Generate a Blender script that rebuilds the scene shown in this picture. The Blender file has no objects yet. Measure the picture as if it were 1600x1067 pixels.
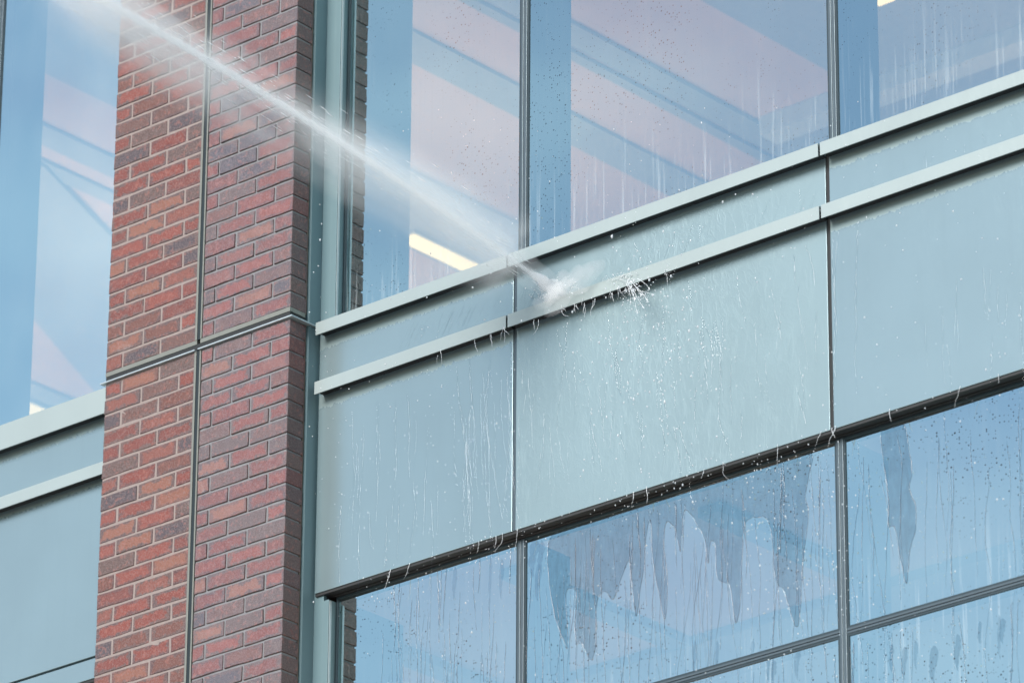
import bpy, bmesh, math, random
from mathutils import noise as mnoise
from mathutils import Vector, Matrix
R = random.Random(7)
scene = bpy.context.scene
col = scene.collection

# ------------------------------------------------------------------ camera, sky, sun, exposure
F_PX, PITCH, YAW, ROLL = 8592.45, 0.416126, 0.717565, 0.0069183
CAM = Vector((13.17991, -13.81659, -8.53964))
cp, sp, cy, sy = math.cos(PITCH), math.sin(PITCH), math.cos(YAW), math.sin(YAW)
FW = Vector((-sy*cp, cy*cp, sp)); r0 = Vector((cy, sy, 0)); u0 = r0.cross(FW)
RT = r0*math.cos(ROLL) + u0*math.sin(ROLL); UP = -r0*math.sin(ROLL) + u0*math.cos(ROLL)
cd = bpy.data.cameras.new('camera'); cam = bpy.data.objects.new('camera', cd); col.objects.link(cam)
cd.sensor_width = 36; cd.lens = F_PX/1600*36; cd.clip_start = 0.5; cd.clip_end = 3000
m = Matrix((RT, UP, -FW)).transposed().to_4x4(); m.translation = CAM; cam.matrix_world = m
scene.camera = cam
cd.dof.use_dof = True; cd.dof.focus_distance = 20.3; cd.dof.aperture_fstop = 4.0

SUN_DIR = Vector((-0.02, -0.86, 0.50)).normalized()
sun_el = math.asin(SUN_DIR.z); sun_az = math.atan2(SUN_DIR.x, SUN_DIR.y)
w = bpy.data.worlds.new('World'); scene.world = w; w.use_nodes = True
wn = w.node_tree; wn.nodes.clear()
def N(nt, t, **k):
    n = nt.nodes.new(t)
    for a, b in k.items(): setattr(n, a, b)
    return n
sky = N(wn, 'ShaderNodeTexSky', sky_type='NISHITA', sun_disc=False)
sky.sun_elevation = sun_el; sky.sun_rotation = sun_az; sky.air_density = 1.1; sky.dust_density = 0.3; sky.ozone_density = 1.0
tc = N(wn, 'ShaderNodeTexCoord'); mp = N(wn, 'ShaderNodeMapping'); mp.inputs['Scale'].default_value = (1, 1, 3.2)
nz = N(wn, 'ShaderNodeTexNoise'); nz.inputs['Scale'].default_value = 4.2; nz.inputs['Detail'].default_value = 6; nz.inputs['Roughness'].default_value = 0.55
cr = N(wn, 'ShaderNodeValToRGB'); cr.color_ramp.elements[0].position = 0.5; cr.color_ramp.elements[1].position = 0.72
cr.color_ramp.elements[0].color = (0, 0, 0, 1); cr.color_ramp.elements[1].color = (0.45, 0.45, 0.45, 1)
mx = N(wn, 'ShaderNodeMix', data_type='RGBA'); mx.inputs[7].default_value = (6.6, 8.2, 9.4, 1)
bg = N(wn, 'ShaderNodeBackground'); bg.inputs['Strength'].default_value = 0.1
wo = N(wn, 'ShaderNodeOutputWorld')
L = wn.links.new
L(tc.outputs['Generated'], mp.inputs[0]); L(mp.outputs[0], nz.inputs[0]); L(nz.outputs[0], cr.inputs[0])
L(cr.outputs[0], mx.inputs[0]); L(sky.outputs[0], mx.inputs[6]); L(mx.outputs[2], bg.inputs[0]); L(bg.outputs[0], wo.inputs[0])

sd = bpy.data.lights.new('sun', 'SUN'); sd.energy = 3.0; sd.angle = math.radians(30); sd.color = (1, 0.97, 0.93)
so = bpy.data.objects.new('sun', sd); col.objects.link(so); so.rotation_euler = SUN_DIR.to_track_quat('Z', 'Y').to_euler()
scene.view_settings.view_transform = 'Standard'; scene.view_settings.look = 'None'
scene.view_settings.gamma = 1; scene.view_settings.use_curve_mapping = False
scene.view_settings.exposure = 0.5
cy_ = scene.cycles; cy_.max_bounces = 22; cy_.transparent_max_bounces = 24; cy_.volume_bounces = 20; cy_.volume_step_rate = 0.3
cy_.volume_max_steps = 256; cy_.use_denoising = True; cy_.diffuse_bounces = 8; cy_.sample_clamp_indirect = 4

# ------------------------------------------------------------------ helpers
def px(x, y, Y=None, X=None, Z=None):
    v = FW + RT*((x-800)/F_PX) + UP*((533.5-y)/F_PX)
    if Y is not None: t = (Y-CAM.y)/v.y
    elif X is not None: t = (X-CAM.x)/v.x
    else: t = (Z-CAM.z)/v.z
    return CAM + v*t
def empty(name, label, cat, loc, group=None):
    o = bpy.data.objects.new(name, None); col.objects.link(o); o.location = loc; o.empty_display_size = 0.1
    o['label'] = label; o['category'] = cat
    if group: o['group'] = group
    return o
def tag(o, label=None, cat=None, group=None, kind=None):
    for k, v in (('label', label), ('category', cat), ('group', group), ('kind', kind)):
        if v: o[k] = v
    return o
def link(name, me, parent=None, loc=(0, 0, 0)):
    o = bpy.data.objects.new(name, me); col.objects.link(o)
    o.location = loc
    if parent:
        o.parent = parent
        q = parent; off = Vector((0, 0, 0))
        while q: off += q.location; q = q.parent
        o.location = Vector(loc) - off
    return o
def obj(name, bm, mat, parent=None, loc=(0, 0, 0), smooth=False):
    me = bpy.data.meshes.new(name); bm.normal_update(); bm.to_mesh(me); bm.free(); me.materials.append(mat)
    if smooth:
        for p in me.polygons: p.use_smooth = True
    return link(name, me, parent, loc)
def addbox(bm, a, b, bev=0):
    a, b = Vector(a), Vector(b); c = (a+b)/2; s = b-a
    g = bmesh.ops.create_cube(bm, size=1, matrix=Matrix.Translation(c) @ Matrix.Diagonal((abs(s.x), abs(s.y), abs(s.z), 1)))
    if bev:
        es = {e for v in g['verts'] for e in v.link_edges}
        bmesh.ops.bevel(bm, geom=list(es), offset=bev, segments=2, profile=0.6, affect='EDGES')
    return bm
def box(name, a, b, mat, parent=None, bev=0):
    return obj(name, addbox(bmesh.new(), a, b, bev), mat, parent)

# ------------------------------------------------------------------ materials
def mat(name):
    m = bpy.data.materials.new(name); m.use_nodes = True; nt = m.node_tree; nt.nodes.clear()
    return m, nt, N(nt, 'ShaderNodeOutputMaterial')
def math_(nt, op, a, b=None, clamp=False):
    n = N(nt, 'ShaderNodeMath', operation=op); n.use_clamp = clamp
    for i, v in enumerate((a, b)):
        if v is None: continue
        if isinstance(v, (int, float)): n.inputs[i].default_value = v
        else: nt.links.new(v, n.inputs[i])
    return n.outputs[0]
def noise(nt, vec, scale, detail=3, rough=0.5, dist=0):
    n = N(nt, 'ShaderNodeTexNoise'); n.inputs['Scale'].default_value = scale; n.inputs['Detail'].default_value = detail
    n.inputs['Roughness'].default_value = rough; n.inputs['Distortion'].default_value = dist
    nt.links.new(vec, n.inputs['Vector']); return n.outputs['Fac']
def mapping(nt, vec, scale=(1, 1, 1), loc=(0, 0, 0)):
    n = N(nt, 'ShaderNodeMapping'); n.inputs['Scale'].default_value = scale; n.inputs['Location'].default_value = loc
    nt.links.new(vec, n.inputs['Vector']); return n.outputs[0]
def ramp(nt, v, p0, p1, c0=0.0, c1=1.0):
    n = N(nt, 'ShaderNodeMapRange', interpolation_type='SMOOTHSTEP')
    n.inputs[1].default_value = p0; n.inputs[2].default_value = p1; n.inputs[3].default_value = c0; n.inputs[4].default_value = c1
    nt.links.new(v, n.inputs[0]); return n.outputs[0]
def mixc(nt, f, a, b, mode='MIX'):
    n = N(nt, 'ShaderNodeMix', data_type='RGBA', blend_type=mode)
    for i, v in ((0, f), (6, a), (7, b)):
        if isinstance(v, (int, float)): n.inputs[i].default_value = v
        elif isinstance(v, tuple): n.inputs[i].default_value = (*v, 1) if len(v) == 3 else v
        else: nt.links.new(v, n.inputs[i])
    return n.outputs[2]
def pos(nt): return N(nt, 'ShaderNodeNewGeometry').outputs['Position']
def bump(nt, h, strength=0.5, dist=0.001, nrm=None):
    n = N(nt, 'ShaderNodeBump'); n.inputs['Strength'].default_value = strength; n.inputs['Distance'].default_value = dist
    nt.links.new(h, n.inputs['Height'])
    if nrm: nt.links.new(nrm, n.inputs['Normal'])
    return n.outputs[0]
def principled(nt, out, **k):
    b = N(nt, 'ShaderNodeBsdfPrincipled'); nt.links.new(b.outputs[0], out.inputs['Surface'])
    for a, v in k.items():
        i = b.inputs[a.replace('_', ' ')]
        if isinstance(v, (int, float)): i.default_value = v
        elif isinstance(v, tuple): i.default_value = (*v, 1)
        else: nt.links.new(v, i)
    return b

def simple(name, c, rough=0.6, metal=0.0, grain=0.12, scale=30):
    m, nt, o = mat(name); P = pos(nt)
    n = noise(nt, P, scale, 4)
    c2 = mixc(nt, n, tuple(v*(1-grain) for v in c), tuple(min(1, v*(1+grain)) for v in c))
    principled(nt, o, Base_Color=c2, Roughness=rough, Metallic=metal, Normal=bump(nt, noise(nt, P, scale*6, 2), 0.15, 0.0006))
    return m

# painted metal; 'wet' = how much of the surface carries running water (relief), with a dry, shade-darkened margin under the ledges
def metal(name, c, rough=0.3, metallic=0.6, wet=1.0, dry_shade_edges=(), splat=None):
    m, nt, o = mat(name); P = pos(nt)
    big = noise(nt, P, 2.3, 4)
    base = mixc(nt, ramp(nt, big, 0.3, 0.7), tuple(v*0.97 for v in c), tuple(v*1.03 for v in c))
    stain = noise(nt, mapping(nt, P, (26, 26, 1.3)), 1.0, 5, 0.6)
    base = mixc(nt, ramp(nt, stain, 0.5, 0.8, 0, 0.22), base, tuple(v*0.86 for v in c))
    sep = N(nt, 'ShaderNodeSeparateXYZ'); nt.links.new(P, sep.inputs[0]); Z = sep.outputs[2]; X = sep.outputs[0]
    # relief: fine ridges of running water, stretched down the face
    warp = mapping(nt, P, (32, 32, 10))
    n1 = noise(nt, warp, 1.0, 3, 0.45, 1.6)
    r1 = math_(nt, 'ABSOLUTE', math_(nt, 'SUBTRACT', n1, 0.5))
    ridge = ramp(nt, r1, 0.0, 0.035, 1, 0)
    n2 = noise(nt, mapping(nt, P, (75, 75, 26), (3, 1, 7)), 1.0, 4, 0.6, 0.8)
    patchy = ramp(nt, noise(nt, mapping(nt, P, (5, 5, 2.2), (9, 2, 1)), 1.0, 3), 0.42, 0.62)
    h = math_(nt, 'MULTIPLY', ridge, patchy)
    h = math_(nt, 'ADD', math_(nt, 'MULTIPLY', h, 0.8), math_(nt, 'MULTIPLY', n2, 0.35))
    if splat:
        d = N(nt, 'ShaderNodeVectorMath', operation='DISTANCE'); nt.links.new(P, d.inputs[0]); d.inputs[1].default_value = splat
        near = ramp(nt, d.outputs['Value'], 0.25, 1.25, 1, 0.1)
        n3 = noise(nt, mapping(nt, P, (26, 26, 15), (1, 4, 2)), 1.0, 4, 0.55, 1.2)
        chop = ramp(nt, math_(nt, 'ABSOLUTE', math_(nt, 'SUBTRACT', n3, 0.52)), 0, 0.06, 1, 0)
        h = math_(nt, 'ADD', math_(nt, 'MULTIPLY', h, 0.7), math_(nt, 'MULTIPLY', math_(nt, 'MULTIPLY', chop, near), 0.7))
    wetm = None
    for zt in dry_shade_edges:
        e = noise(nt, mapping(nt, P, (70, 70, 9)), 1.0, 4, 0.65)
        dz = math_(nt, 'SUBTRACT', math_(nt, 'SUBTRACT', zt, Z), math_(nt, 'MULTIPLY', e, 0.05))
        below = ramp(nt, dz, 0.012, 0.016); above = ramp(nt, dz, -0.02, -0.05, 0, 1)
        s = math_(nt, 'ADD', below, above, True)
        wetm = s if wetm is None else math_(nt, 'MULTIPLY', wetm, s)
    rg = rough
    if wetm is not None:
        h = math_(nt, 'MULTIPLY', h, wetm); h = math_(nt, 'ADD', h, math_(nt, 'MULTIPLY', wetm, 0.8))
        base = mixc(nt, wetm, tuple(v*t for v, t in zip(c, (0.94, 0.91, 0.87))), base)  # dry paint, toned darker to deepen the shade below the ledges
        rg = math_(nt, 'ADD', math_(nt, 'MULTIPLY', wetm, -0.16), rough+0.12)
    principled(nt, o, Base_Color=base, Roughness=rg, Metallic=metallic, Normal=bump(nt, h, 0.55*wet, 0.0012))
    return m

PC = (0.31, 0.41, 0.43)
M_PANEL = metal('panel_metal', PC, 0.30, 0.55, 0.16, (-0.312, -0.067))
SPL = px(980, 470, Y=0.15)
M_PANEL_SPLASH = metal('panel_metal_splashed', (0.265, 0.355, 0.375), 0.38, 0.45, 0.40, (), tuple(SPL))
M_LEDGE = metal('ledge_metal', (0.37, 0.43, 0.42), 0.36, 0.2, 0.25)
M_COLUMN = metal('column_metal', (0.145, 0.23, 0.25), 0.5, 0.1, 0.15)
M_MULLION = simple('mullion_metal', (0.105, 0.135, 0.15), 0.35, 0.6)
M_MULLION_L = simple('mullion_edge', (0.22, 0.28, 0.31), 0.35, 0.5)
M_DARK = simple('dark_recess', (0.012, 0.014, 0.015), 0.6)
M_FRAME = simple('window_frame_dark', (0.03, 0.05, 0.06), 0.4, 0.2)
M_SOFFIT = simple('soffit', (0.02, 0.021, 0.022), 0.6, 0.0)  # near-black: shade beneath the ledges put into the colour
M_TRIM = simple('galvanised_trim', (0.21, 0.215, 0.19), 0.5, 0.3)
M_LIP = simple('pale_flashing', (0.50, 0.56, 0.56), 0.35, 0.5)
M_SEAL = simple('sealant', (0.17, 0.14, 0.105), 0.75)
M_TEAL = simple('teal_gap', (0.004, 0.013, 0.016), 0.5)
M_FIN = simple('interior_fin', (0.008, 0.013, 0.015), 0.6)
M_CEIL = simple('ceiling_paint', (0.62, 0.46, 0.38), 0.9, 0, 0.05, 2)
M_BEAM = simple('beam_paint', (0.30, 0.34, 0.36), 0.8)
M_LIGHTBEAM = simple('bulkhead_edge', (0.55, 0.66, 0.68), 0.8)
M_WALLIN = simple('interior_wall', (0.2, 0.24, 0.27), 0.9)
M_GROUND = simple('ground_concrete', (0.32, 0.32, 0.31), 0.9, 0, 0.2, 0.8)

def brick_mat(name, wet):
    m, nt, o = mat(name)
    tcn = N(nt, 'ShaderNodeTexCoord'); G = tcn.outputs['Generated']; O = tcn.outputs['Object']
    oi = N(nt, 'ShaderNodeObjectInfo'); rnd = oi.outputs['Random']
    # shift noise per brick
    sh = N(nt, 'ShaderNodeVectorMath', operation='ADD'); nt.links.new(O, sh.inputs[0])
    cx = N(nt, 'ShaderNodeCombineXYZ'); r10 = math_(nt, 'MULTIPLY', rnd, 37.0)
    for i in range(3): nt.links.new(r10, cx.inputs[i])
    nt.links.new(cx.outputs[0], sh.inputs[1]); V = sh.outputs[0]
    sepg = N(nt, 'ShaderNodeSeparateXYZ'); nt.links.new(G, sepg.inputs[0])
    ex = math_(nt, 'MULTIPLY', math_(nt, 'ABSOLUTE', math_(nt, 'SUBTRACT', sepg.outputs[0], 0.5)), 2)
    ez = math_(nt, 'MULTIPLY', math_(nt, 'ABSOLUTE', math_(nt, 'SUBTRACT', sepg.outputs[2], 0.5)), 2)
    ed = math_(nt, 'MAXIMUM', math_(nt, 'POWER', ex, 2.5), ez)
    n1 = noise(nt, V, 34, 6, 0.68)
    ed = math_(nt, 'ADD', ed, math_(nt, 'MULTIPLY', math_(nt, 'SUBTRACT', n1, 0.5), 2.0))
    r2 = N(nt, 'ShaderNodeTexWhiteNoise', noise_dimensions='1D'); nt.links.new(rnd, r2.inputs['W']); rv = r2.outputs['Value']
    edge = ramp(nt, ed, 0.5, 0.8)
    body = N(nt, 'ShaderNodeValToRGB'); nt.links.new(rnd, body.inputs[0])
    cols = [(0.21, 0.044, 0.03), (0.15, 0.053, 0.039), (0.235, 0.052, 0.036), (0.108, 0.067, 0.06), (0.25, 0.096, 0.062), (0.175, 0.044, 0.034), (0.068, 0.055, 0.066), (0.215, 0.064, 0.046), (0.13, 0.062, 0.052), (0.19, 0.04, 0.029)]
    el = body.color_ramp.elements; body.color_ramp.interpolation = 'CONSTANT'
    while len(el) < len(cols): el.new(0.5)
    for i, c in enumerate(cols): el[i].position = i/len(cols); el[i].color = (*c, 1)
    edgec = mixc(nt, rv, (0.066, 0.050, 0.060), (0.13, 0.082, 0.074))
    amt = math_(nt, 'MULTIPLY', edge, ramp(nt, rv, 0.05, 0.5, 0.5, 1.0))
    c = mixc(nt, amt, body.outputs[0], edgec)
    spots = ramp(nt, noise(nt, V, 60, 2), 0.56, 0.66)                     # clay blotches
    c = mixc(nt, math_(nt, 'MULTIPLY', spots, 0.4), c, (0.36, 0.13, 0.10))
    fine = noise(nt, V, 190, 5, 0.8)
    c = mixc(nt, ramp(nt, fine, 0.42, 0.72, 0, 0.8), c, (0.25, 0.19, 0.185))
    c = mixc(nt, ramp(nt, fine, 0.46, 0.3, 0, 0.85), c, (0.06, 0.045, 0.05))
    # efflorescence, and vertical wipe marks
    effl = ramp(nt, noise(nt, mapping(nt, pos(nt), (3, 3, 5)), 1, 4), 0.66, 0.82, 0, 0.5)
    c = mixc(nt, math_(nt, 'MULTIPLY', effl, ramp(nt, fine, 0.4, 0.6)), c, (0.6, 0.55, 0.52))
    hgt = math_(nt, 'ADD', math_(nt, 'MULTIPLY', noise(nt, mapping(nt, V, (1, 1, 1)), 90, 3, 0.6), 1.0), math_(nt, 'MULTIPLY', fine, 0.7))
    pits = ramp(nt, noise(nt, mapping(nt, V, (1.0, 1, 2.2)), 130, 2), 0.30, 0.38)
    hgt = math_(nt, 'ADD', hgt, math_(nt, 'MULTIPLY', pits, 0.6))
    streak = ramp(nt, noise(nt, mapping(nt, pos(nt), (30, 30, 2.5)), 1, 3), 0.42, 0.6)
    if wet:
        sn = N(nt, 'ShaderNodeSeparateXYZ'); nt.links.new(N(nt, 'ShaderNodeNewGeometry').outputs['True Normal'], sn.inputs[0])
        wmask = ramp(nt, math_(nt, 'ABSOLUTE', sn.outputs[1]), 0.5, 0.9)
        rg = math_(nt, 'ADD', math_(nt, 'MULTIPLY', math_(nt, 'MULTIPLY', streak, wmask), -0.25), 0.6)
        principled(nt, o, Base_Color=c, Roughness=rg, Normal=bump(nt, hgt, 0.7, 0.0022), Coat_Weight=wmask, Coat_Roughness=0.25, Coat_IOR=1.55)
    else:
        principled(nt, o, Base_Color=c, Roughness=0.75, Normal=bump(nt, hgt, 0.8, 0.0022))
    return m
M_BRICK_DRY = brick_mat('brick_dry', False); M_BRICK_WET = brick_mat('brick_wet', True)
M_MORTAR_L = simple('mortar_light', (0.29, 0.235, 0.215), 0.9, 0, 0.2, 60)
M_MORTAR_R = simple('mortar_wet', (0.21, 0.205, 0.21), 0.45, 0, 0.25, 60)

# coated glass: mirror of the sky over a view inside, fine droplets and dried streaks on its face
def glass(name, refl=0.44, streak=0.5, drops=0.6, haze=0.05, tint=(0.62, 0.74, 0.78), zlow=0.0):
    m, nt, o = mat(name); P = pos(nt)
    lw = N(nt, 'ShaderNodeFresnel'); lw.inputs[0].default_value = 1.5
    fac = math_(nt, 'ADD', lw.outputs[0], refl, True)
    wav = noise(nt, mapping(nt, P, (1.3, 1.3, 0.9)), 1, 2)
    micro = noise(nt, mapping(nt, P, (90, 90, 14)), 1, 3, 0.6)
    nb = bump(nt, math_(nt, 'ADD', math_(nt, 'MULTIPLY', wav, 3.0), math_(nt, 'MULTIPLY', micro, 0.03)), 0.2, 0.003)
    gl = N(nt, 'ShaderNodeBsdfGlossy'); gl.inputs['Roughness'].default_value = 0.03; gl.inputs['Color'].default_value = (0.77, 1.0, 1.0, 1)
    nt.links.new(nb, gl.inputs['Normal'])
    tr = N(nt, 'ShaderNodeBsdfTransparent'); tr.inputs['Color'].default_value = (*tint, 1)
    a = N(nt, 'ShaderNodeMixShader'); nt.links.new(fac, a.inputs[0]); nt.links.new(tr.outputs[0], a.inputs[1]); nt.links.new(gl.outputs[0], a.inputs[2])
    # veil of dried streaks
    s1 = noise(nt, mapping(nt, P, (95, 95, 2.2)), 1, 3, 0.6, 0.5)
    lines = ramp(nt, s1, 0.56, 0.66)
    sep = N(nt, 'ShaderNodeSeparateXYZ'); nt.links.new(P, sep.inputs[0])
    hz = math_(nt, 'ADD', sep.outputs[2], math_(nt, 'MULTIPLY', noise(nt, mapping(nt, P, (22, 22, 1)), 1, 3), -0.5))
    lowband = ramp(nt, hz, zlow-0.3, zlow+0.1, 1, 0.12)
    veil = math_(nt, 'MULTIPLY', math_(nt, 'MULTIPLY', lines, lowband), streak)
    bigv = ramp(nt, noise(nt, mapping(nt, P, (4, 4, 1.5), (3, 0, 0)), 1, 4), 0.35, 0.75, 0.3*haze, haze*1.6)
    veil = math_(nt, 'ADD', veil, bigv, True)
    df = N(nt, 'ShaderNodeBsdfDiffuse'); df.inputs['Color'].default_value = (0.72, 0.80, 0.83, 1)
    b = N(nt, 'ShaderNodeMixShader'); nt.links.new(veil, b.inputs[0]); nt.links.new(a.outputs[0], b.inputs[1]); nt.links.new(df.outputs[0], b.inputs[2])
    # fine droplets: small dark beads
    vo = N(nt, 'ShaderNodeTexVoronoi'); vo.inputs['Scale'].default_value = 105; nt.links.new(P, vo.inputs['Vector'])
    dens = ramp(nt, noise(nt, mapping(nt, P, (3, 3, 2)), 1, 3), 0.35, 0.65, 0.3, 1.0)
    sz = N(nt, 'ShaderNodeSeparateColor'); nt.links.new(vo.outputs['Color'], sz.inputs[0])
    thr = math_(nt, 'MULTIPLY', math_(nt, 'SUBTRACT', math_(nt, 'MULTIPLY', math_(nt, 'POWER', sz.outputs[0], 2.2), 0.42), 0.04), dens)
    dot = math_(nt, 'MULTIPLY', math_(nt, 'LESS_THAN', vo.outputs['Distance'], thr), drops)
    dk = N(nt, 'ShaderNodeBsdfTransparent'); dk.inputs['Color'].default_value = (0.22, 0.27, 0.3, 1)
    c = N(nt, 'ShaderNodeMixShader'); nt.links.new(dot, c.inputs[0]); nt.links.new(b.outputs[0], c.inputs[1]); nt.links.new(dk.outputs[0], c.inputs[2])
    nt.links.new(c.outputs[0], o.inputs['Surface'])
    return m
M_GLASS_UP = glass('glass_upper', 0.54, 0.17, 0.55, 0.012, zlow=0.1)
M_GLASS_LEFT = glass('glass_left', 0.68, 0.0, 0.0, 0.03, zlow=0.1)
M_GLASS_LO = glass('glass_lower', 0.60, 0.16, 0.9, 0.006, zlow=-1.9)

def water(name, tint, refl=0.0, rough=0.03, white=0.0, ripple=False):
    m, nt, o = mat(name)
    fr = N(nt, 'ShaderNodeFresnel'); fr.inputs[0].default_value = 1.33
    gl = N(nt, 'ShaderNodeBsdfGlossy'); gl.inputs['Roughness'].default_value = rough
    tr = N(nt, 'ShaderNodeBsdfTransparent'); tr.inputs['Color'].default_value = (*tint, 1)
    if ripple:
        rp = noise(nt, mapping(nt, pos(nt), (40, 40, 12)), 1, 4, 0.6, 0.8); nb = bump(nt, rp, 0.3, 0.002)
        nt.links.new(nb, gl.inputs['Normal']); nt.links.new(nb, fr.inputs['Normal'])
        nt.links.new(mixc(nt, ramp(nt, rp, 0.3, 0.7), tuple(v*0.96 for v in tint), tuple(min(1, v*1.04) for v in tint)), tr.inputs['Color'])
    a = N(nt, 'ShaderNodeMixShader'); nt.links.new(math_(nt, 'ADD', fr.outputs[0], refl, True), a.inputs[0])
    nt.links.new(tr.outputs[0], a.inputs[1]); nt.links.new(gl.outputs[0], a.inputs[2])
    res = a
    if white:
        df = N(nt, 'ShaderNodeBsdfDiffuse'); df.inputs['Color'].default_value = (0.96, 0.97, 0.98, 1)
        tl = N(nt, 'ShaderNodeBsdfTranslucent'); tl.inputs['Color'].default_value = (0.93, 0.95, 0.96, 1)
        d2 = N(nt, 'ShaderNodeMixShader'); nt.links.new(df.outputs[0], d2.inputs[1]); nt.links.new(tl.outputs[0], d2.inputs[2])
        b = N(nt, 'ShaderNodeMixShader'); b.inputs[0].default_value = white
        nt.links.new(a.outputs[0], b.inputs[1]); nt.links.new(d2.outputs[0], b.inputs[2]); res = b
    nt.links.new(res.outputs[0], o.inputs['Surface'])
    return m
M_FILM = water('water_film', (0.82, 0.87, 0.89), 0.015, ripple=True)
M_RIV_GLASS = water('rivulet_on_glass', (0.58, 0.64, 0.68), 0.05)
M_RIV_PANEL = water('rivulet_on_panel', (0.86, 0.90, 0.92), 0.08)
M_DROP = water('droplet', (0.95, 0.97, 0.99), 0.12, 0.05, 0.8)
M_SPLASH = water('splash', (0.97, 0.98, 1), 0.3, 0.08, 0.93)

# ------------------------------------------------------------------ ground and the rest of the building
g = box('ground', (-400, -400, -10.4), (400, 400, -10.2), M_GROUND); tag(g, kind='structure')

# ------------------------------------------------------------------ brick pillar
pillar = empty('brick_pillar', 'red brick pillar crossed by dark joints, between the two runs of glass and grey metal', 'pillar', (-0.49, 0.05, -1.95))
COURSE = 0.0677; BH = COURSE-0.010
def brick_mesh(wd, dp, variant):
    bm = bmesh.new()
    rr = random.Random(variant*31+int(wd*1000))
    addbox(bm, (-wd/2, 0, -BH/2), (wd/2, dp, BH/2))
    bmesh.ops.subdivide_edges(bm, edges=[e for e in bm.edges if abs(e.verts[0].co.x-e.verts[1].co.x) > wd*0.5], cuts=2)
    for v in bm.verts:
        if v.co.y < 1e-4:
            v.co.y += rr.uniform(-0.0011, 0.0011)
        v.co.z += rr.uniform(-0.0012, 0.0012); v.co.x += rr.uniform(-0.0010, 0.0010)
    es = [e for e in bm.edges if all(v.co.y < 0.005 for v in e.verts) and e.calc_face_angle(0) > 0.8] + \
         [e for e in bm.edges if abs(e.verts[0].co.x-e.verts[1].co.x) < 0.01 and e.verts[0].co.x > wd*0.45 and e.verts[1].co.x > wd*0.45 and abs(e.verts[0].co.y-e.verts[1].co.y) > dp*0.5]
    es = list(set(es))
    bmesh.ops.bevel(bm, geom=es, offset=0.0016, segments=1, affect='EDGES')
    me = bpy.data.meshes.new('brick'); bm.normal_update(); bm.to_mesh(me); bm.free()
    return me
MESH = {}
def brick(x0, x1, z, wet):
    wd = round(x1-x0, 4); dp = 0.088
    k = (wd, R.randrange(4), wet)
    if k not in MESH:
        MESH[k] = brick_mesh(wd, dp, k[1]); MESH[k].materials.append(M_BRICK_WET if wet else M_BRICK_DRY)
    o = link('brick', MESH[k], pillar, ((x0+x1)/2 , R.uniform(-0.0012, 0.0012), z))
    o.rotation_euler = (R.gauss(0, .004), R.gauss(0, .0035), R.gauss(0, .003))
rows = []
z = -0.022-BH/2
i = 0
while z > -1.95: rows.append((z, i)); z -= COURSE; i += 1
z = 0.031+BH/2; i = 0
while z < 1.98: rows.append((z, i)); z += COURSE; i += 1
ZB, ZT = -1.96, 1.99
for z, i in rows:
    if i % 2 == 0:
        for a, b in ((-0.193, 0), (-0.396, -0.203), (-0.464, -0.406)): brick(a, b, z, True)
        for a, b in ((-0.985, -0.900), (-0.890, -0.697), (-0.687, -0.501)): brick(a, b, z, False)
    else:
        for a, b in ((-0.0915, 0), (-0.2945, -0.1015), (-0.464, -0.3045)): brick(a, b, z, True)
        for a, b in ((-0.985, -0.792), (-0.782, -0.589), (-0.579, -0.501)): brick(a, b, z, False)
for (za, zb) in ((ZB, -0.0185), (0.0295, ZT)):
    box('mortar', (-0.983, 0.0022, za), (-0.5005, 0.085, zb), M_MORTAR_L, pillar)
    box('mortar', (-0.4645, 0.0050, za), (-0.0055, 0.085, zb), M_MORTAR_R, pillar)
    box('joint_trim', (-0.5003, -0.003, za), (-0.4900, 0.08, zb), M_TRIM, pillar, 0.001)
    box('joint_trim', (-0.4720, -0.003, za), (-0.4652, 0.08, zb), M_TRIM, pillar, 0.001)
    box('joint_sealant', (-0.4895, -0.001, za), (-0.4725, 0.08, zb), M_TEAL, pillar)
    box('edge_sealant', (-0.016, 0.0885, za), (-0.0045, 0.097, zb), M_SEAL, pillar)
box('backing_wall', (-0.90, 0.0980, ZB), (-0.085, 0.50, ZT), M_DARK, pillar)
box('joint_cavity', (-0.984, 0.001, -0.0124), (-0.001, 0.0880, 0.0114), M_DARK, pillar)
# metal edge strip under the upper bricks and the drip flashing below the gap
box('edge_strip', (-0.985, -0.001, 0.0115), (-0.4900, 0.085, 0.029), M_TRIM, pillar)
box('edge_strip', (-0.4720, -0.001, 0.0115), (0.001, 0.085, 0.029), M_TRIM, pillar)
def lip(x0, x1, wrap):
    bm = bmesh.new(); addbox(bm, (x0, -0.011, -0.0178), (x1, 0.012, -0.0125))
    if wrap: addbox(bm, (x1-0.03, 0.0125, -0.0178), (x1, 0.150, -0.0125))
    obj('drip_flashing', bm, M_LIP, pillar)
lip(-1.005, -0.492, False); lip(-0.476, 0.020, True)

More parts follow.
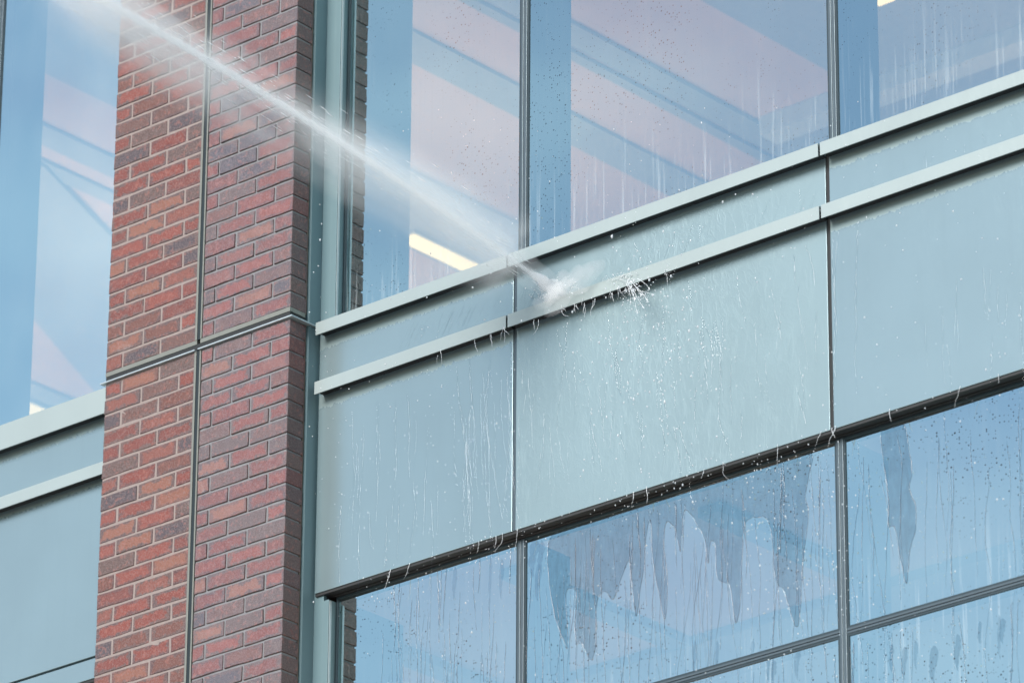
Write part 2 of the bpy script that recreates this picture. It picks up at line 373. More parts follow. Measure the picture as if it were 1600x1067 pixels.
# ------------------------------------------------------------------ curtain walls
YF, YL, YP, YG = 0.162, 0.100, 0.150, 0.2035
wallR = empty('curtain_wall', 'pale grey metal spandrels, ledges and tall panes to the right of the brick pillar', 'facade', (1.2, 0.2, -2.6))
wallL = empty('curtain_wall', 'narrow run of panes and pale metal panels to the left of the brick pillar', 'facade', (-2.2, 0.2, -2.6))
JX = [1.004, 2.4665, 3.929, 5.3915, 6.854, 8.3165]            # joints and mullions on the right
JM = [0.999, 2.4615, 3.924, 5.3865, 6.849, 8.3115]
RX1 = 8.3115
wallR['kind'] = 'thing'; wallL['kind'] = 'thing'; pillar['kind'] = 'thing'
def ledge(x0, x1, zb, h, par, m=M_LEDGE):
    # folded sheet: front face, near-black shade plate inside, with a small turned-down drip edge
    bm = bmesh.new()
    pr = [(YL, zb), (YL, zb+h), (YG-0.012, zb+h+0.012), (YG-0.012, zb+h+0.008), (YL+0.004, zb+h-0.006), (YL+0.004, zb)]
    a = [bm.verts.new((x0, y, z)) for y, z in pr]; b = [bm.verts.new((x1, y, z)) for y, z in pr]
    n = len(pr)
    for k in range(n): bm.faces.new((a[k], a[(k+1) % n], b[(k+1) % n], b[k]))
    bm.faces.new(a[::-1]); bm.faces.new(b)
    bmesh.ops.recalc_face_normals(bm, faces=bm.faces)
    o = obj('ledge', bm, m, par)
    box('underside_shade', (x0+0.002, YL+0.0045, zb+0.012), (x1-0.002, YP-0.0005, zb+0.016), M_SOFFIT, o)  # dark plate standing in for the shade up under the ledge
    return o
def panel(name, x0, x1, z0, z1, par, m):
    bm = bmesh.new(); addbox(bm, (x0, YP, z0), (x1, YP+0.028, z1), 0.0014)
    return obj(name, bm, m, par, smooth=False)
def spandrel(xs, par, dz, left):
    n = len(xs)-1
    for k in range(n):
        a, b = xs[k]+0.0085, xs[k+1]-0.0085
        if k == 0 and not left: a = 0.020
        if k == n-1 and left: b = -1.0
        spl = (not left) and k == 1
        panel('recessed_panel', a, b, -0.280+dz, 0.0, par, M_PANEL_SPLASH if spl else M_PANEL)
        if left:
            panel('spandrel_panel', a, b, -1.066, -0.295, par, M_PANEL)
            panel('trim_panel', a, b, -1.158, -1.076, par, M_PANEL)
        else:
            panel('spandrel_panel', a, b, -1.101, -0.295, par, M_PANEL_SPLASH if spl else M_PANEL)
        la, lb = xs[k]+0.0075, xs[k+1]-0.0015
        if k == 0 and not left: la = 0.042
        if k == n-1 and left: lb = -1.012
        if left:
            ledge(la, lb, -0.078, 0.108, par); ledge(la, lb, -0.336, 0.052, par)
        else:
            ledge(la, lb, -0.068, 0.051, par); ledge(la, lb, -0.313, 0.051, par)
    for k in range(1, n if left else n+1):
        mm_ = M_MULLION if (k == 1 and not left) else M_DARK
        box('joint_gasket', (xs[k]-0.0082, YP+0.0045, -0.279), (xs[k]+0.0082, YP+0.0295, -0.02), mm_, par)
        box('joint_gasket', (xs[k]-0.0082, YP+0.0045, -1.0605 if left else -1.0985), (xs[k]+0.0082, YP+0.0295, -0.2955), mm_, par)
    x0, x1 = min(xs), max(xs)
    if left: x1 = -1.0
    else: x0 = 0.085
    box('spandrel_backing', (x0, YP+0.030, -1.090), (x1, YP+0.05, -0.02), M_DARK, par)
spandrel([0.0]+JX, wallR, 0, False)
LX = [-4.80, -3.355, -1.90, -0.99]
spandrel(LX, wallL, -0.02, True)
# metal column beside the pillar: folded cover with a shallow step
box('column_return', (-0.012, 0.0985, -2.6), (0.008, YF-0.0005, 3.1), M_COLUMN, wallR, 0.001)
bm = bmesh.new()
addbox(bm, (-0.084, YF, -2.6), (0.055, YF+0.02, 3.1), 0.002)
obj('metal_column', bm, M_COLUMN, wallR)
box('metal_column', (0.0555, YF-0.0025, -2.6), (0.084, YF+0.040, -1.135), M_COLUMN, wallR, 0.0015)
box('metal_column', (0.0555, YF-0.0025, -0.012), (0.084, YF+0.040, 3.1), M_COLUMN, wallR, 0.0015)
box('bright_trim', (0.0842, YF+0.002, -2.6), (0.0868, YF+0.012, -1.140), M_LIP, wallR)
box('bright_trim', (0.0842, YF+0.002, -0.008), (0.0868, YF+0.012, 3.1), M_LIP, wallR)

def window(x0, x1, z0, z1, par, gm, label=None):
    bm = bmesh.new(); t = 0.008
    addbox(bm, (x0, YG-0.004, z0), (x0+t, YG+0.05, z1)); addbox(bm, (x1-t, YG-0.004, z0), (x1, YG+0.05, z1))
    addbox(bm, (x0+t, YG-0.004, z0), (x1-t, YG+0.05, z0+t)); addbox(bm, (x0+t, YG-0.004, z1-t), (x1-t, YG+0.05, z1))
    fr = obj('window', bm, M_FRAME, par)
    if label: fr['label'] = label
    bm = bmesh.new(); v = [bm.verts.new(c) for c in ((x0+t-.002, YG, z0+t-.002), (x1-t+.002, YG, z0+t-.002), (x1-t+.002, YG, z1-t+.002), (x0+t-.002, YG, z1-t+.002))]
    bm.faces.new(v); p = obj('pane', bm, gm, fr)
    return fr
def mullion(x, z0, z1, par):
    bm = bmesh.new()
    addbox(bm, (x-0.015, YG-0.007, z0), (x-0.0025, YG+0.05, z1), 0.0015); addbox(bm, (x+0.0025, YG-0.007, z0), (x+0.015, YG+0.05, z1), 0.0015)
    o = obj('mullion', bm, M_MULLION, par)
    box('gasket', (x-0.0024, YG-0.003, z0), (x+0.0024, YG+0.04, z1), M_MULLION_L, o)
    box('interior_fin', (x-0.024, YG+0.055, z0), (x+0.024, YG+0.24, z1), M_FIN, o)
def transom(x0, x1, z, par):
    bm = bmesh.new(); addbox(bm, (x0, YG-0.006, z-0.010), (x1, YG+0.05, z-0.0012), 0.001); addbox(bm, (x0, YG-0.006, z+0.0012), (x1, YG+0.05, z+0.010), 0.001)
    return obj('transom', bm, M_MULLION, par)
ZTOP = 3.0; ZHEAD = -1.118; ZTR = -1.836; ZBOT = -2.6
mx = [0.087] + JM
for k in range(6):
    a = mx[k]+(0.0 if k == 0 else 0.0153); b = mx[k+1]-0.0153
    window(a, b, 0.0, ZTOP, wallR, M_GLASS_UP)
    window(a, b, ZTR+0.0105, ZHEAD, wallR, M_GLASS_LO)
    window(a, b, ZBOT, ZTR-0.0105, wallR, M_GLASS_LO)
    transom(a, b, ZTR, wallR)
for x in JM:
    mullion(x, 0.0, ZTOP, wallR); mullion(x, ZBOT, ZHEAD-0.001, wallR)
fi = box('interior_fin', (0.03, YG+0.055, 0.0), (0.084, 0.575, ZTOP), M_FIN, wallR)
fi = box('interior_fin', (0.03, YG+0.055, ZBOT), (0.084, 0.575, ZHEAD), M_FIN, wallR)
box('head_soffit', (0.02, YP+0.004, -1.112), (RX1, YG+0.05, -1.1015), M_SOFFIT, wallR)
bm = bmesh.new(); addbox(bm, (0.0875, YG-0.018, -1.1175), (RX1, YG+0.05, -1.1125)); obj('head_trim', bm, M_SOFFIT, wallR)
mxl = [-4.80, -3.355, -1.90, -0.985]
for k in range(3):
    a = mxl[k]+0.0153; b = mxl[k+1]-(0.0153 if k < 2 else 0.002)
    window(a, b, 0.0, ZTOP, wallL, M_GLASS_LEFT); window(a, b, ZBOT, -1.175, wallL, M_GLASS_LO)
for x in mxl[:3]:
    mullion(x, 0.0, ZTOP, wallL); mullion(x, ZBOT, -1.175, wallL)
box('head_soffit', (-4.8, YP+0.004, -1.170), (-0.99, YG+0.05, -1.1585), M_SOFFIT, wallL)

# building mass round the modelled part
for nm, a, b in (('building_wall', (-4.8, 0.27, -10.2), (RX1, 9.0, -3.6)), ('building_wall', (-4.8, 0.165, -10.2), (RX1, 0.26, -2.605)),
                 ('building_wall', (-4.8, 0.165, 3.12), (RX1, 9.0, 6.0))):
    tag(box(nm, a, b, M_COLUMN), kind='structure')
tag(box('building_wall', (-0.97, 0.0, -10.2), (-0.02, 0.16, -1.97), M_MORTAR_L), kind='structure')
tag(box('building_wall', (-0.97, 0.0, 2.0), (-0.02, 0.16, 6.0), M_MORTAR_L), kind='structure')

# ------------------------------------------------------------------ rooms behind the glass
def room(zc, zf, cm):
    tag(box('ceiling', (-12, 0.28, zc), (10, 9, zc+0.05), cm), kind='structure')
    tag(box('interior_floor', (-12, 0.28, zf-0.05), (10, 9, zf), M_WALLIN), kind='structure')
    for a, b in (((-12, 9.01, zf), (10, 9.1, zc)), ((-12.1, 0.28, zf), (-12.01, 9, zc)), ((10.01, 0.28, zf), (10.1, 9, zc))):
        tag(box('interior_wall', a, b, M_WALLIN), kind='structure')
room(3.0, -0.35, M_CEIL)
room(-1.0, -3.5, M_CEIL)
def beam(x0, x1, y0, y1, zc, d, m=M_BEAM):
    tag(box('ceiling_beam', (x0, y0, zc-d), (x1, y1, zc-0.002), m), kind='structure')
for x0, x1, d in ((-1.54, -1.39, 0.02), (-1.635, -1.575, 0.02), (-2.22, -2.0, 0.02), (-0.80, 7.5, .015), (-3.60, -3.0, .02), (-4.16, -4.0, .02), (-4.38, -4.28, .02), (-6.42, -6.26, .02)):
    beam(x0, x1, 0.6, 8.8, 3.0, d)
bm = bmesh.new()                                    # a skewed soffit running across the left room
f = bm.faces.new([bm.verts.new((x, y, 2.96)) for x, y in ((-4.29, 2.75), (-4.80, 2.30), (-6.36, 5.5), (-5.42, 5.5))])
ex = bmesh.ops.extrude_face_region(bm, geom=[f])
for v in ex['geom']:
    if isinstance(v, bmesh.types.BMVert): v.co.z = 2.998
bmesh.ops.recalc_face_normals(bm, faces=bm.faces); tag(obj('ceiling_beam', bm, M_BEAM), kind='structure')
beam(-1.36, 7.5, 4.62, 4.75, 3.0, 0.10, M_LIGHTBEAM); beam(-1.36, 7.5, 4.76, 8.78, 3.0, 0.06)
# lower room
beam(-11.5, 7.5, 1.6, 8.8, -1.0, 0.04)
for x0, x1 in ((0.55, 0.65), (-0.35, -0.25), (1.5, 1.6)) : beam(x0, x1, 0.6, 1.59, -1.0, 0.04)

def ceiling_light(x, y0, y1, zc, label, power=60):
    t = empty('ceiling_light', label, 'ceiling light', (x, (y0+y1)/2, zc-0.04), 'linear office lights behind the glass')
    box('housing', (x-0.05, y0, zc-0.045), (x+0.05, y1, zc-0.021), M_LIP, t)
    m, nt, o = mat('lit_diffuser'); e = N(nt, 'ShaderNodeEmission'); e.inputs[0].default_value = (1, 0.58, 0.22, 1); e.inputs[1].default_value = 3.0
    nt.links.new(e.outputs[0], o.inputs[0])
    box('diffuser', (x-0.045, y0+0.01, zc-0.062), (x+0.045, y1-0.01, zc-0.0455), m, t)
def fill_uplight(x, y, zc, power):  # unseen upward area light, added to brighten the ceiling
    a = bpy.data.lights.new('added_ceiling_fill', 'AREA'); a.shape = 'RECTANGLE'; a.size = 0.5; a.size_y = 3.0; a.energy = power; a.color = (1, 0.50, 0.25)
    o = bpy.data.objects.new('added_ceiling_fill', a); col.objects.link(o); o.location = (x, y, zc-1.5); o.rotation_euler = (math.pi, 0, 0)
LP = [px(635, 371, Z=2.945), px(27, 631, Z=2.945), px(1388, 5, Z=2.945)]
ceiling_light(LP[0].x, LP[0].y, LP[0].y+1.2, 3.0, 'lit linear ceiling light low in the pane just left of the first mullion')
ceiling_light(LP[1].x, LP[1].y, LP[1].y+1.2, 3.0, 'lit ceiling light low in the pane left of the brick pillar')
ceiling_light(LP[2].x, LP[2].y-1.2, LP[2].y, 3.0, 'lit ceiling light at the top of the rightmost upper pane')
for x, e in ((-7.0, 85), (-4.6, 72), (-2.2, 35), (0.4, 34), (3.0, 18)): fill_uplight(x, 3.5, 3.0, e)
for x, e in ((-1.5, 16), (0.9, 16)): fill_uplight(x, 1.2, -1.0, e)

# ------------------------------------------------------------------ water on the facade
def rivulet(bm, x, z0, z1, y, wdt, wig, rr, lean=0.0):
    n = max(6, int(abs(z0-z1)/0.02)); dx = 0; vx = 0; prev = None
    f = rr.uniform(0.5, 1.3)
    for k in range(n+1):
        t = k/n; zz = z0+(z1-z0)*t
        vx = vx*0.82 + rr.gauss(0, 1)*wig*1.15; dx += vx
        ww = wdt*(0.45+0.55*math.sin(math.pi*min(1, t*1.15+0.08))+0.25*math.sin(t*17*f)) * (1.0 if t < 0.93 else 1.5)
        ww = max(ww, 0.0007)
        xx = x+dx+lean*(z0-zz)
        ring = [bm.verts.new((xx-ww/2, y, zz)), bm.verts.new((xx-ww*0.22, y-ww*0.32, zz)), bm.verts.new((xx+ww*0.22, y-ww*0.32, zz)), bm.verts.new((xx+ww/2, y, zz))]
        if prev:
            for q in range(3): bm.faces.new((prev[q], prev[q+1], ring[q+1], ring[q]))
        prev = ring
def riv_set(name, specs, y, m, seed, par=None, **k):
    rr = random.Random(seed); bm = bmesh.new()
    for n, xa, xb, za, zb, lmin, lmax, w0, w1, wig, lean in specs:
        for _ in range(n):
            x = rr.uniform(xa, xb); z0 = rr.uniform(za, zb); l = rr.uniform(lmin, lmax)
            rivulet(bm, x, z0, z0-l, y, 0.72*rr.uniform(w0, w1), wig, rr, lean)
    bmesh.ops.recalc_face_normals(bm, faces=bm.faces)
    o = obj(name, bm, m, par, smooth=True); tag(o, kind='stuff', **k); return o
GZ = ZHEAD-0.012
riv_set('water_rivulets', [
    (8, 0.35, 0.95, GZ, GZ, 0.12, 0.5, .003, .007, .0007, 0), (36, 0.30, 0.96, GZ-0.4, GZ, 0.2, 0.7, .0015, .0034, .0008, 0),
    (64, 1.03, 2.42, GZ-0.35, GZ, 0.3, 1.1, .0013, .0034, .0009, 0), (16, 1.03, 2.42, GZ-0.12, GZ, 0.2, 0.6, .003, .007, .0008, 0),
    (34, 2.50, 3.7, GZ-0.3, GZ, 0.3, 0.9, .0015, .0034, .0010, 0), (34, 1.03, 3.7, ZTR-0.1, ZTR-0.02, 0.3, 0.7, .0016, .004, .0009, 0)],
    YG-0.0012, M_RIV_GLASS, 3, label='thin dark trickles of water running down the lower panes', cat='water')
riv_set('water_rivulets', [
    (22, 0.70, 0.985, -0.72, -0.33, 0.25, 0.7, .0014, .0035, .0010, 0.05), (10, 0.06, 0.6, -0.6, -0.4, 0.2, 0.5, .0012, .003, .0009, 0),
    (14, 0.05, 0.98, -0.9, -0.7, 0.15, 0.35, .0012, .003, .0009, 0),
    (46, 1.02, 2.44, -0.95, -0.33, 0.08, 0.3, .0014, .004, .0022, 0.1), (30, 1.02, 2.44, -0.85, -0.5, 0.1, 0.25, .0014, .003, .0012, 0),
    (3, 2.38, 2.62, -0.36, -0.34, 0.5, 0.74, .003, .004, .0009, -0.03), (26, 2.8, 3.9, -0.95, -0.65, 0.12, 0.3, .0012, .0028, .0010, 0)],
    YP-0.0003, M_RIV_PANEL, 5, label='clear trickles of water running down the big pale metal panels', cat='water')
riv_set('water_rivulets', [
    (26, 0.45, 0.99, -0.16, -0.12, 0.06, 0.15, .0014, .003, .0016, -0.55), (12, 1.02, 1.25, -0.2, -0.1, 0.05, 0.10, .0014, .003, .002, -0.5),
    (24, 1.5, 2.45, -0.2, -0.1, 0.05, 0.12, .0012, .0026, .002, -0.4), (14, 2.5, 3.6, -0.22, -0.16, 0.02, 0.07, .0012, .0024, .002, 0)],
    YP-0.0003, M_RIV_PANEL, 9, label='slanting water ripples on the recessed strip between the two ledges', cat='water')

# sheets of water hanging from the head of the lower panes
lines = []
def film(pts, par=None):
    bm = bmesh.new(); rr = random.Random(len(pts)); out = []
    P3 = [px(x, y, Y=YG-0.0008) for x, y in pts]
    n = len(P3)
    for i in range(n):                                     # Catmull-Rom through the outline
        p0, p1, p2, p3 = P3[i-1], P3[i], P3[(i+1) % n], P3[(i+2) % n]
        for s in (0, .25, .5, .75):
            q = 0.5*((2*p1)+(p2-p0)*s+(2*p0-5*p1+4*p2-p3)*s*s+(3*p1-p0-3*p2+p3)*s**3)
            q.x += rr.gauss(0, 0.0011); q.z = min(q.z+rr.gauss(0, 0.0015), ZHEAD-0.0145); q.y = YG-0.0008; out.append(q)
    f = bm.faces.new([bm.verts.new(q) for q in out])
    ex = bmesh.ops.extrude_face_region(bm, geom=[f])
    for v in ex['geom']:
        if isinstance(v, bmesh.types.BMVert): v.co.y += 0.0006
    bmesh.ops.triangulate(bm, faces=bm.faces); bmesh.ops.recalc_face_normals(bm, faces=bm.faces)
    lines.append(out)
    bmesh.ops.delete(bm, geom=[q for q in bm.faces if q.normal.y > 0.9], context='FACES')
    return obj('water_sheet', bm, M_FILM)
A = [(862, 834), (857, 896), (867, 963), (882, 1004), (886, 1011), (887, 977), (884, 926), (900, 922), (898, 977), (901, 1006), (906, 1000), (913, 1012), (923, 1031), (930, 1010), (932, 943), (945, 923),
     (958, 936), (970, 905), (982, 876), (987, 909), (994, 962), (1001, 916), (1007, 876), (1009, 842), (1016, 812), (1020, 869), (1032, 943), (1039, 966), (1043, 909), (1037, 850), (1042, 815), (1056, 830),
     (1063, 862), (1068, 800), (1080, 805), (1088, 818), (1101, 842), (1106, 880), (1110, 846), (1117, 850), (1119, 896), (1128, 909), (1140, 915), (1149, 973), (1158, 926), (1160, 849), (1165, 816), (1181, 808), (1201, 815),
     (1208, 869), (1213, 909), (1225, 923), (1234, 953), (1245, 980), (1251, 943), (1253, 896), (1259, 842), (1263, 801), (1258, 775), (1264, 741), (1268, 706), (1220, 722), (1160, 741), (1100, 760), (1040, 780), (980, 799), (920, 818)]
B = [(1377, 672), (1380, 720), (1387, 768), (1388, 822), (1397, 822), (1407, 876), (1416, 911), (1420, 876), (1423, 852), (1430, 828), (1431, 791), (1421, 764), (1425, 737), (1421, 707), (1412, 662), (1394, 668)]
tag(film(A), 'broad dark sheet of water with ragged fingers on the middle lower pane', 'water sheet')
tag(film(B), 'narrow dark sheet of water tapering to a point on the right lower pane', 'water sheet')
bm = bmesh.new(); rr = random.Random(8)               # the bead of water that edges each sheet
for out in lines:
    prev = None
    for k in range(len(out)-1):
        q = out[k]
        if q.z > ZHEAD-0.016: prev = None; continue
        ww = rr.uniform(.0006, .0017)
        ring = [bm.verts.new((q.x-ww, YG-0.0009, q.z-ww*.5)), bm.verts.new((q.x, YG-0.0022, q.z)), bm.verts.new((q.x+ww, YG-0.0009, q.z+ww*.5))]
        if prev:
            for j in range(2): bm.faces.new((prev[j], prev[j+1], ring[j+1], ring[j]))
        prev = ring
o = obj('water_bead', bm, M_RIV_GLASS, smooth=True); tag(o, 'thin dark bead of water edging the sheets on the lower panes', 'water', kind='stuff')
def tears(specs, seed):
    rr = random.Random(seed); bm = bmesh.new()
    for (x, y, l, wd) in specs:
        P = px(x, y, Y=YG-0.0008); h = l/375.0; ww = wd/290.0; n = 14; Lf = []; Rt = []
        for k in range(n+1):
            t = k/n; g = (math.sin(math.pi*t**0.7))**0.8*(1-0.35*t)*(1+rr.uniform(-.25, .25))
            c = P.x + 0.15*ww*math.sin(t*6+rr.random())
            zz = min(P.z-h*t, 9); Lf.append((c-ww*g/2-0.0006, P.y, zz)); Rt.append((c+ww*g/2+0.0006, P.y, zz))
        vl = [bm.verts.new(q) for q in Lf]; vr = [bm.verts.new(q) for q in Rt]
        for k in range(n): bm.faces.new((vl[k], vr[k], vr[k+1], vl[k+1]))
    return obj('water_sheet', bm, M_FILM)
sp_ = [(833, 838, 60, 14), (840, 880, 55, 9), (845, 845, 45, 10), (783, 872, 60, 7), (766, 868, 70, 4), (710, 885, 50, 6), (1175, 1000, 30, 5), (1208, 1030, 40, 7), (1245, 1005, 50, 8), (1200, 1020, 40, 6),
       (1392, 1005, 40, 6), (1412, 1010, 45, 8), (1457, 1008, 52, 11), (1495, 990, 50, 8), (1430, 1000, 40, 5), (1565, 965, 35, 8), (1560, 960, 60, 5), (1530, 970, 30, 6), (1085, 1000, 50, 6), (1120, 1000, 50, 5)]
tag(tears(sp_, 4), 'small dark tear-shaped water runs scattered over the lower panes', 'water sheet', kind='stuff')

# droplets flying off and falling
def drops(name, seed, pts, m, **k):
    rr = random.Random(seed); bm = bmesh.new()
    for (P, s, st) in pts:
        g = bmesh.ops.create_icosphere(bm, subdivisions=1, radius=1, matrix=Matrix.Translation(P) @ Matrix.Rotation(rr.uniform(-.35, .35), 4, 'Y') @ Matrix.Diagonal((s, s, s*st, 1)))
    o = obj(name, bm, m, smooth=True); tag(o, kind='stuff', **k); return o
rr = random.Random(21); D = []
for _ in range(520):
    x, y = rr.uniform(480, 1600), rr.uniform(150, 1060)
    D.append((px(x, y, Y=rr.uniform(-0.35, 0.09)), abs(rr.gauss(0.0008, 0.0009))+0.0008, rr.uniform(1, 1.7)))
for _ in range(330):
    x, y = rr.gauss(1020, 60), rr.gauss(540, 80)
    D.append((px(x, y, Y=rr.uniform(-0.25, 0.09)), abs(rr.gauss(0.0010, 0.0011))+0.0008, rr.uniform(1, 2.2)))
for _ in range(130):
    x = rr.uniform(560, 1330); y = 845-.3216*(x-818)+rr.uniform(-26, 26)
    D.append((px(x, y, Y=rr.uniform(-0.05, 0.09)), rr.uniform(.0008, .002), rr.uniform(1, 3)))
for _ in range(160):
    x = rr.uniform(1160, 1340); y = rr.uniform(690, 960)
    D.append((px(x, y, Y=rr.uniform(-0.1, 0.12)), rr.uniform(.0008, .0026), rr.uniform(1, 2)))
for _ in range(140):
    x = rr.uniform(500, 850); y = rr.uniform(560, 880)
    D.append((px(x, y, Y=rr.uniform(-0.1, 0.1)), rr.uniform(.0007, .002), rr.uniform(1, 2)))
drops('water_droplets', 2, D, M_DROP, label='scattered bright droplets of water falling in front of the panels and panes', cat='water')

def splash(name, strands, seed, label):
    rr = random.Random(seed); bm = bmesh.new()
    for (x, y, ang, ln, wd, Y) in strands:
        P = px(x, y, Y=Y); vx, vz = math.cos(ang), math.sin(ang); step = ln/9; cur = P.copy()
        for k in range(10):
            s = wd*(1-0.75*k/10)*rr.uniform(0.5, 1.3)
            bmesh.ops.create_icosphere(bm, subdivisions=1, radius=1, matrix=Matrix.Translation(cur) @ Matrix.Rotation(-ang, 4, 'Y') @ Matrix.Diagonal((step*rr.uniform(.5, 1.0), s, s, 1)))
            ang += rr.uniform(-.25, .25); cur += Vector((math.cos(ang), rr.uniform(-.35, .2), math.sin(ang)))*step
    o = obj(name, bm, M_SPLASH, smooth=True); tag(o, label, 'splash'); return o
def clump(name, blobs, strands, seed, label, parent=None):
    rr = random.Random(seed); bm = bmesh.new(); b0 = blobs[0]
    t = empty(name, label, 'splash', px(b0[0], b0[1], Y=b0[6]))
    for (x, y, sx, sy, n, Y0, Y1, s0, s1) in blobs:
        for _ in range(n):
            P = px(x+rr.gauss(0, sx), y+rr.gauss(0, sy), Y=rr.uniform(Y0, Y1)); s = s0+(s1-s0)*rr.random()**2.5
            bmesh.ops.create_icosphere(bm, subdivisions=1, radius=1, matrix=Matrix.Translation(P) @ Matrix.Rotation(rr.uniform(0, 3), 4, 'Y') @ Matrix.Diagonal((s, s, s*rr.uniform(1, 3.5), 1)))
    o = obj('spray_drops', bm, M_SPLASH, t, smooth=True); o['kind'] = 'stuff'
    for (x0, y0, x1, y1, Y, wd) in strands:
        bm = bmesh.new()
        A_, B_ = px(x0, y0, Y=Y), px(x1, y1, Y=Y+rr.uniform(-.05, .0)); mid = (A_+B_)/2+Vector((rr.uniform(-.02, .02), 0, rr.uniform(-.01, .02))); prev = None
        for k in range(15):
            q_ = k/14; c = A_*(1-q_)**2+mid*2*q_*(1-q_)+B_*q_*q_+Vector((rr.gauss(0, .0008), 0, rr.gauss(0, .0008))); s = wd*(1-.6*q_)*rr.uniform(.35, 1.2)
            if k in (13, 14): s = wd*1.3
            ring = [bm.verts.new(c+Vector((math.cos(a)*s, math.sin(a)*s*.6, math.sin(a+.5)*s*.7))) for a in (0, 1.26, 2.51, 3.77, 5.03)]
            if prev:
                for q in range(5): bm.faces.new((prev[q], prev[(q+1) % 5], ring[(q+1) % 5], ring[q]))
            prev = ring
        bmesh.ops.recalc_face_normals(bm, faces=bm.faces); obj('strand', bm, M_SPLASH, t, smooth=True)
    return t
clump('water_splash', [(866, 456, 14, 7, 14, .02, .06, .0006, .0018), (880, 447, 17, 8, 60, .02, .08, .0006, .0028), (850, 463, 9, 3, 60, .11, .145, .0006, .002)],
      [(870, 455, 900, 440, .12, .002), (872, 452, 893, 428, .12, .0018), (860, 462, 828, 478, .13, .0012), (880, 455, 905, 452, .11, .0016), (865, 450, 872, 432, .12, .0015)], 1, 'white burst of water where the jet strikes between the ledges')
clump('water_splash', [(985, 452, 7, 7, 70, .04, .095, .0007, .003), (1000, 462, 9, 9, 60, .0, .09, .0006, .0022), (990, 478, 14, 14, 50, -.02, .09, .0006, .002)],
      [(980, 440, 992, 468, .08, .0028), (985, 438, 1003, 462, .07, .0026), (990, 445, 1012, 470, .06, .0022), (978, 442, 985, 475, .08, .0018), (996, 436, 1015, 452, .07, .0020), (988, 450, 1006, 482, .06, .0016), (1003, 455, 1022, 461, .06, .0014), (984, 446, 996, 490, .07, .0012)], 2, 'white strands of water spilling over the lower ledge right of the jet')
clump('water_splash', [(975, 433, 9, 3, 60, .085, .098, .0006, .0022), (958, 438, 12, 3, 40, .085, .098, .0005, .0016), (1045, 425, 8, 6, 24, .085, .098, .0005, .0014)],
      [(955, 440, 985, 428, .096, .0014), (965, 436, 978, 440, .096, .0012)], 3, 'small white splash flat on the face of the lower ledge, above the spilling strands')
S4 = []
for x0, n in ((742, 1), (765, 2), (785, 2), (790, 2), (832, 1), (841, 1), (880, 2), (900, 3), (912, 3), (927, 2), (955, 3), (965, 3), (1040, 2), (684, 1), (690, 1)):
    for _ in range(n):
        x = x0+rr.uniform(-3, 3); yb = 511-.349*(x-793)
        S4.append((x, yb+rr.uniform(-4, 8), -1.57+rr.uniform(-.15, .15), rr.uniform(.02, .06), rr.uniform(.0010, .0022), 0.096))
for x0 in (748, 775, 785, 808, 990, 1010, 1100, 1130, 1215, 1283, 1300, 1306, 1390, 1500, 1560, 640, 610):
    S4.append((x0, 832-.3216*(x0-818)-8, -1.57+rr.uniform(-.1, .1), rr.uniform(.03, .08), rr.uniform(.001, .002), 0.148))
o = splash('water_drips', S4, 4, 'short white drips hanging under the lower ledge and the panel edge'); o['kind'] = 'stuff'; o['category'] = 'water'

# ------------------------------------------------------------------ the jet: dense core, loose sheath, drifting mist
P0 = px(872, 457, Y=0.148); P1 = px(140, -6, Y=-1.7)
ax = (P1-P0); LEN = ax.length*1.08; ax.normalize(); Q = ax.to_track_quat('Z', 'Y').to_matrix().to_4x4(); Q.translation = P0
jet = empty('water_jet', 'white jet of water shooting down past the brick pillar onto the metal panel', 'water jet', P0)
def tube(rf, seed, n=90, seg=14, jit=0.15, t0=0.0, t1=1.0):
    rr = random.Random(seed); bm = bmesh.new(); prev = None
    for k in range(n+1):
        t = t0+(t1-t0)*k/n; r = rf(t)
        sag = 0.05*math.sin(math.pi*t)*1.0
        c = Q @ Vector((0, 0, LEN*t)) + Vector((0, 0, 1))*sag
        ring = []
        for q in range(seg):
            a = 2*math.pi*q/seg; s = r*(1+rr.uniform(-jit, jit))
            ring.append(bm.verts.new(c + (Q.to_3x3() @ Vector((math.cos(a)*s, math.sin(a)*s, 0)))))
        if prev:
            for q in range(seg): bm.faces.new((prev[q], ring[q], ring[(q+1) % seg], prev[(q+1) % seg]))
        else: bm.faces.new(ring)
        prev = ring
    bm.faces.new(prev[::-1]); bmesh.ops.recalc_face_normals(bm, faces=bm.faces)
    return bm
def vol(name, dens, an=0.2):
    m, nt, o = mat(name); v = N(nt, 'ShaderNodeVolumePrincipled'); v.inputs['Color'].default_value = (0.998, 0.999, 1, 1)
    v.inputs['Density'].default_value = dens; v.inputs['Anisotropy'].default_value = an
    nt.links.new(v.outputs[0], o.inputs['Volume']); return m, nt, v
mc, _, _ = vol('jet_core', 50, -0.3); ms, _, _ = vol('jet_sheath', 9, -0.3); mm, _, _ = vol('jet_fan', 2, -0.3)
obj('core', tube(lambda t: 0.008+0.008*t+0.030*max(0, 0.06-t)/0.06, 1, 130, 10, 0.3), mc, jet, smooth=True)
obj('sheath', tube(lambda t: 0.018+0.008*t, 2, 110, 12, 0.22), ms, jet, smooth=True)
obj('sheath', tube(lambda t: 0.045+0.03*t+0.02*math.sin(9*t), 3, 60, 14, 0.12), mm, jet, smooth=True)
rr = random.Random(77); bm = bmesh.new(); Q3 = Q.to_3x3()
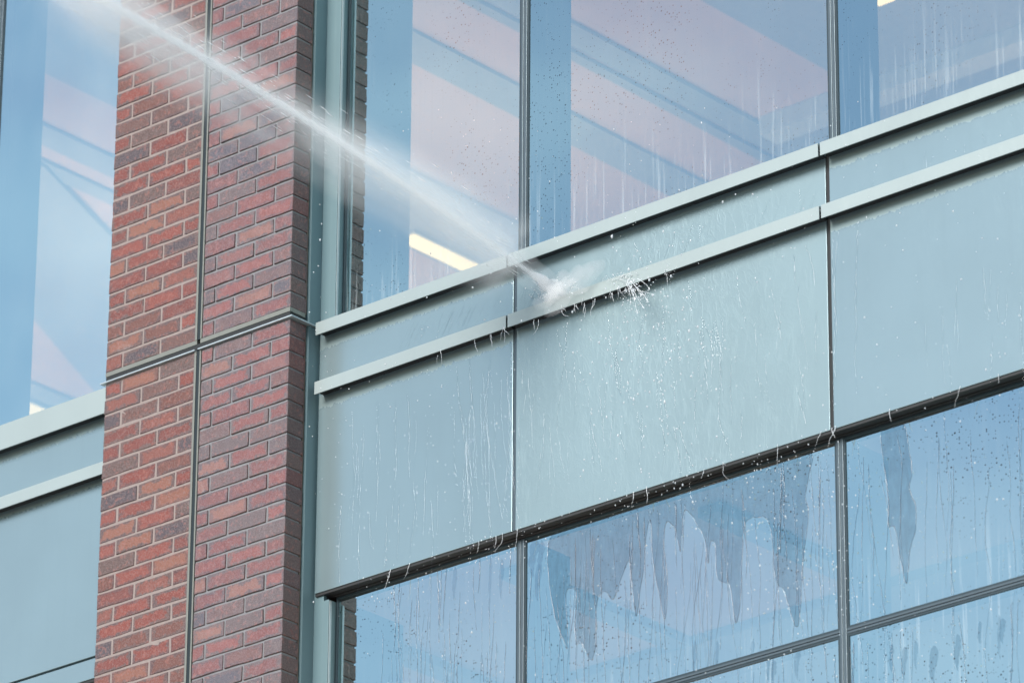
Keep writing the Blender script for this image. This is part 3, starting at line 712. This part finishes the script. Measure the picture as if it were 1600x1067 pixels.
for _ in range(450):
    t = rr.random()**0.95; rc = 0.045+0.05*t
    c = Q @ Vector((rr.gauss(0, rc*0.55), rr.gauss(0, rc*0.55), LEN*t*0.995)) + Vector((0, 0, 0.05*math.sin(math.pi*t)))
    s = rr.uniform(0.0006, 0.0019); l = s*rr.uniform(4, 22)
    vs = [bm.verts.new(c+Q3 @ Vector(d)) for d in ((s, 0, 0), (0, s, 0), (-s, 0, 0), (0, -s, 0), (0, 0, l), (0, 0, -l))]
    for a in range(4):
        bm.faces.new((vs[a], vs[(a+1) % 4], vs[4])); bm.faces.new((vs[(a+1) % 4], vs[a], vs[5]))
fl = obj('flying_drops', bm, M_SPLASH, jet, smooth=True); fl['kind'] = 'stuff'
mb, _, _ = vol('burst_volume', 26, -0.3)
bm = bmesh.new(); rr = random.Random(5)
for (x, y, rx, rz) in ((873, 453, .062, .026), (878, 452, .035, .022), (856, 462, .035, .014), (886, 446, .022, .018), (868, 448, .03, .022)):
    g = bmesh.ops.create_icosphere(bm, subdivisions=4, radius=1, matrix=Matrix.Translation(px(x, y, Y=0.085)) @ Matrix.Rotation(-0.35, 4, 'Y') @ Matrix.Diagonal((rx, 0.024, rz, 1)))
    cc = px(x, y, Y=0.085)
    for v_ in g['verts']:
        d_ = v_.co-cc; f_ = 1+0.9*mnoise.noise(d_*38)+0.45*mnoise.noise(d_*110+Vector((5, 2, 1))); v_.co = cc+d_*max(0.25, f_)
    break
obj('burst', bm, mb, jet, smooth=True)
mb2, _, _ = vol('burst_haze', 5, -0.3); bm = bmesh.new(); cc = px(885, 450, Y=0.06)
g = bmesh.ops.create_icosphere(bm, subdivisions=4, radius=1, matrix=Matrix.Translation(cc) @ Matrix.Rotation(-0.35, 4, 'Y') @ Matrix.Diagonal((0.13, 0.045, 0.055, 1)))
for v_ in g['verts']:
    d_ = v_.co-cc; v_.co = cc+d_*(1+0.7*mnoise.noise(d_*22+Vector((3, 1, 4))))
obj('burst_haze', bm, mb2, jet, smooth=True)
# mist: patchy volume in a wide sleeve, falling off from the axis
m_, nt, v = vol('jet_mist', 1.0, -0.3)
tcn = N(nt, 'ShaderNodeTexCoord'); sep = N(nt, 'ShaderNodeSeparateXYZ'); nt.links.new(tcn.outputs['Object'], sep.inputs[0])
rad = math_(nt, 'SQRT', math_(nt, 'ADD', math_(nt, 'MULTIPLY', sep.outputs[0], sep.outputs[0]), math_(nt, 'MULTIPLY', sep.outputs[1], sep.outputs[1])))
fall = ramp(nt, rad, 0.03, 0.24, 1, 0)
fall = math_(nt, 'MULTIPLY', fall, fall)
nn = noise(nt, mapping(nt, tcn.outputs['Object'], (5, 5, 1.1)), 1, 3, 0.6)
endf = math_(nt, 'MULTIPLY', ramp(nt, sep.outputs[2], 0.0, 0.3), ramp(nt, sep.outputs[2], LEN*0.9, LEN, 1, 0.3))
den = math_(nt, 'MULTIPLY', math_(nt, 'MULTIPLY', math_(nt, 'MULTIPLY', fall, ramp(nt, nn, 0.32, 0.66)), 7.5), endf)
nt.links.new(den, v.inputs['Density'])
bm = bmesh.new(); bmesh.ops.create_cone(bm, cap_ends=True, segments=20, radius1=0.24, radius2=0.26, depth=LEN-0.2, matrix=Matrix.Translation((0, 0, LEN/2+0.12)))
mist = obj('water_mist', bm, m_); mist.matrix_world = Q; tag(mist, 'thin drifting spray mist around the water jet', 'mist', kind='stuff')
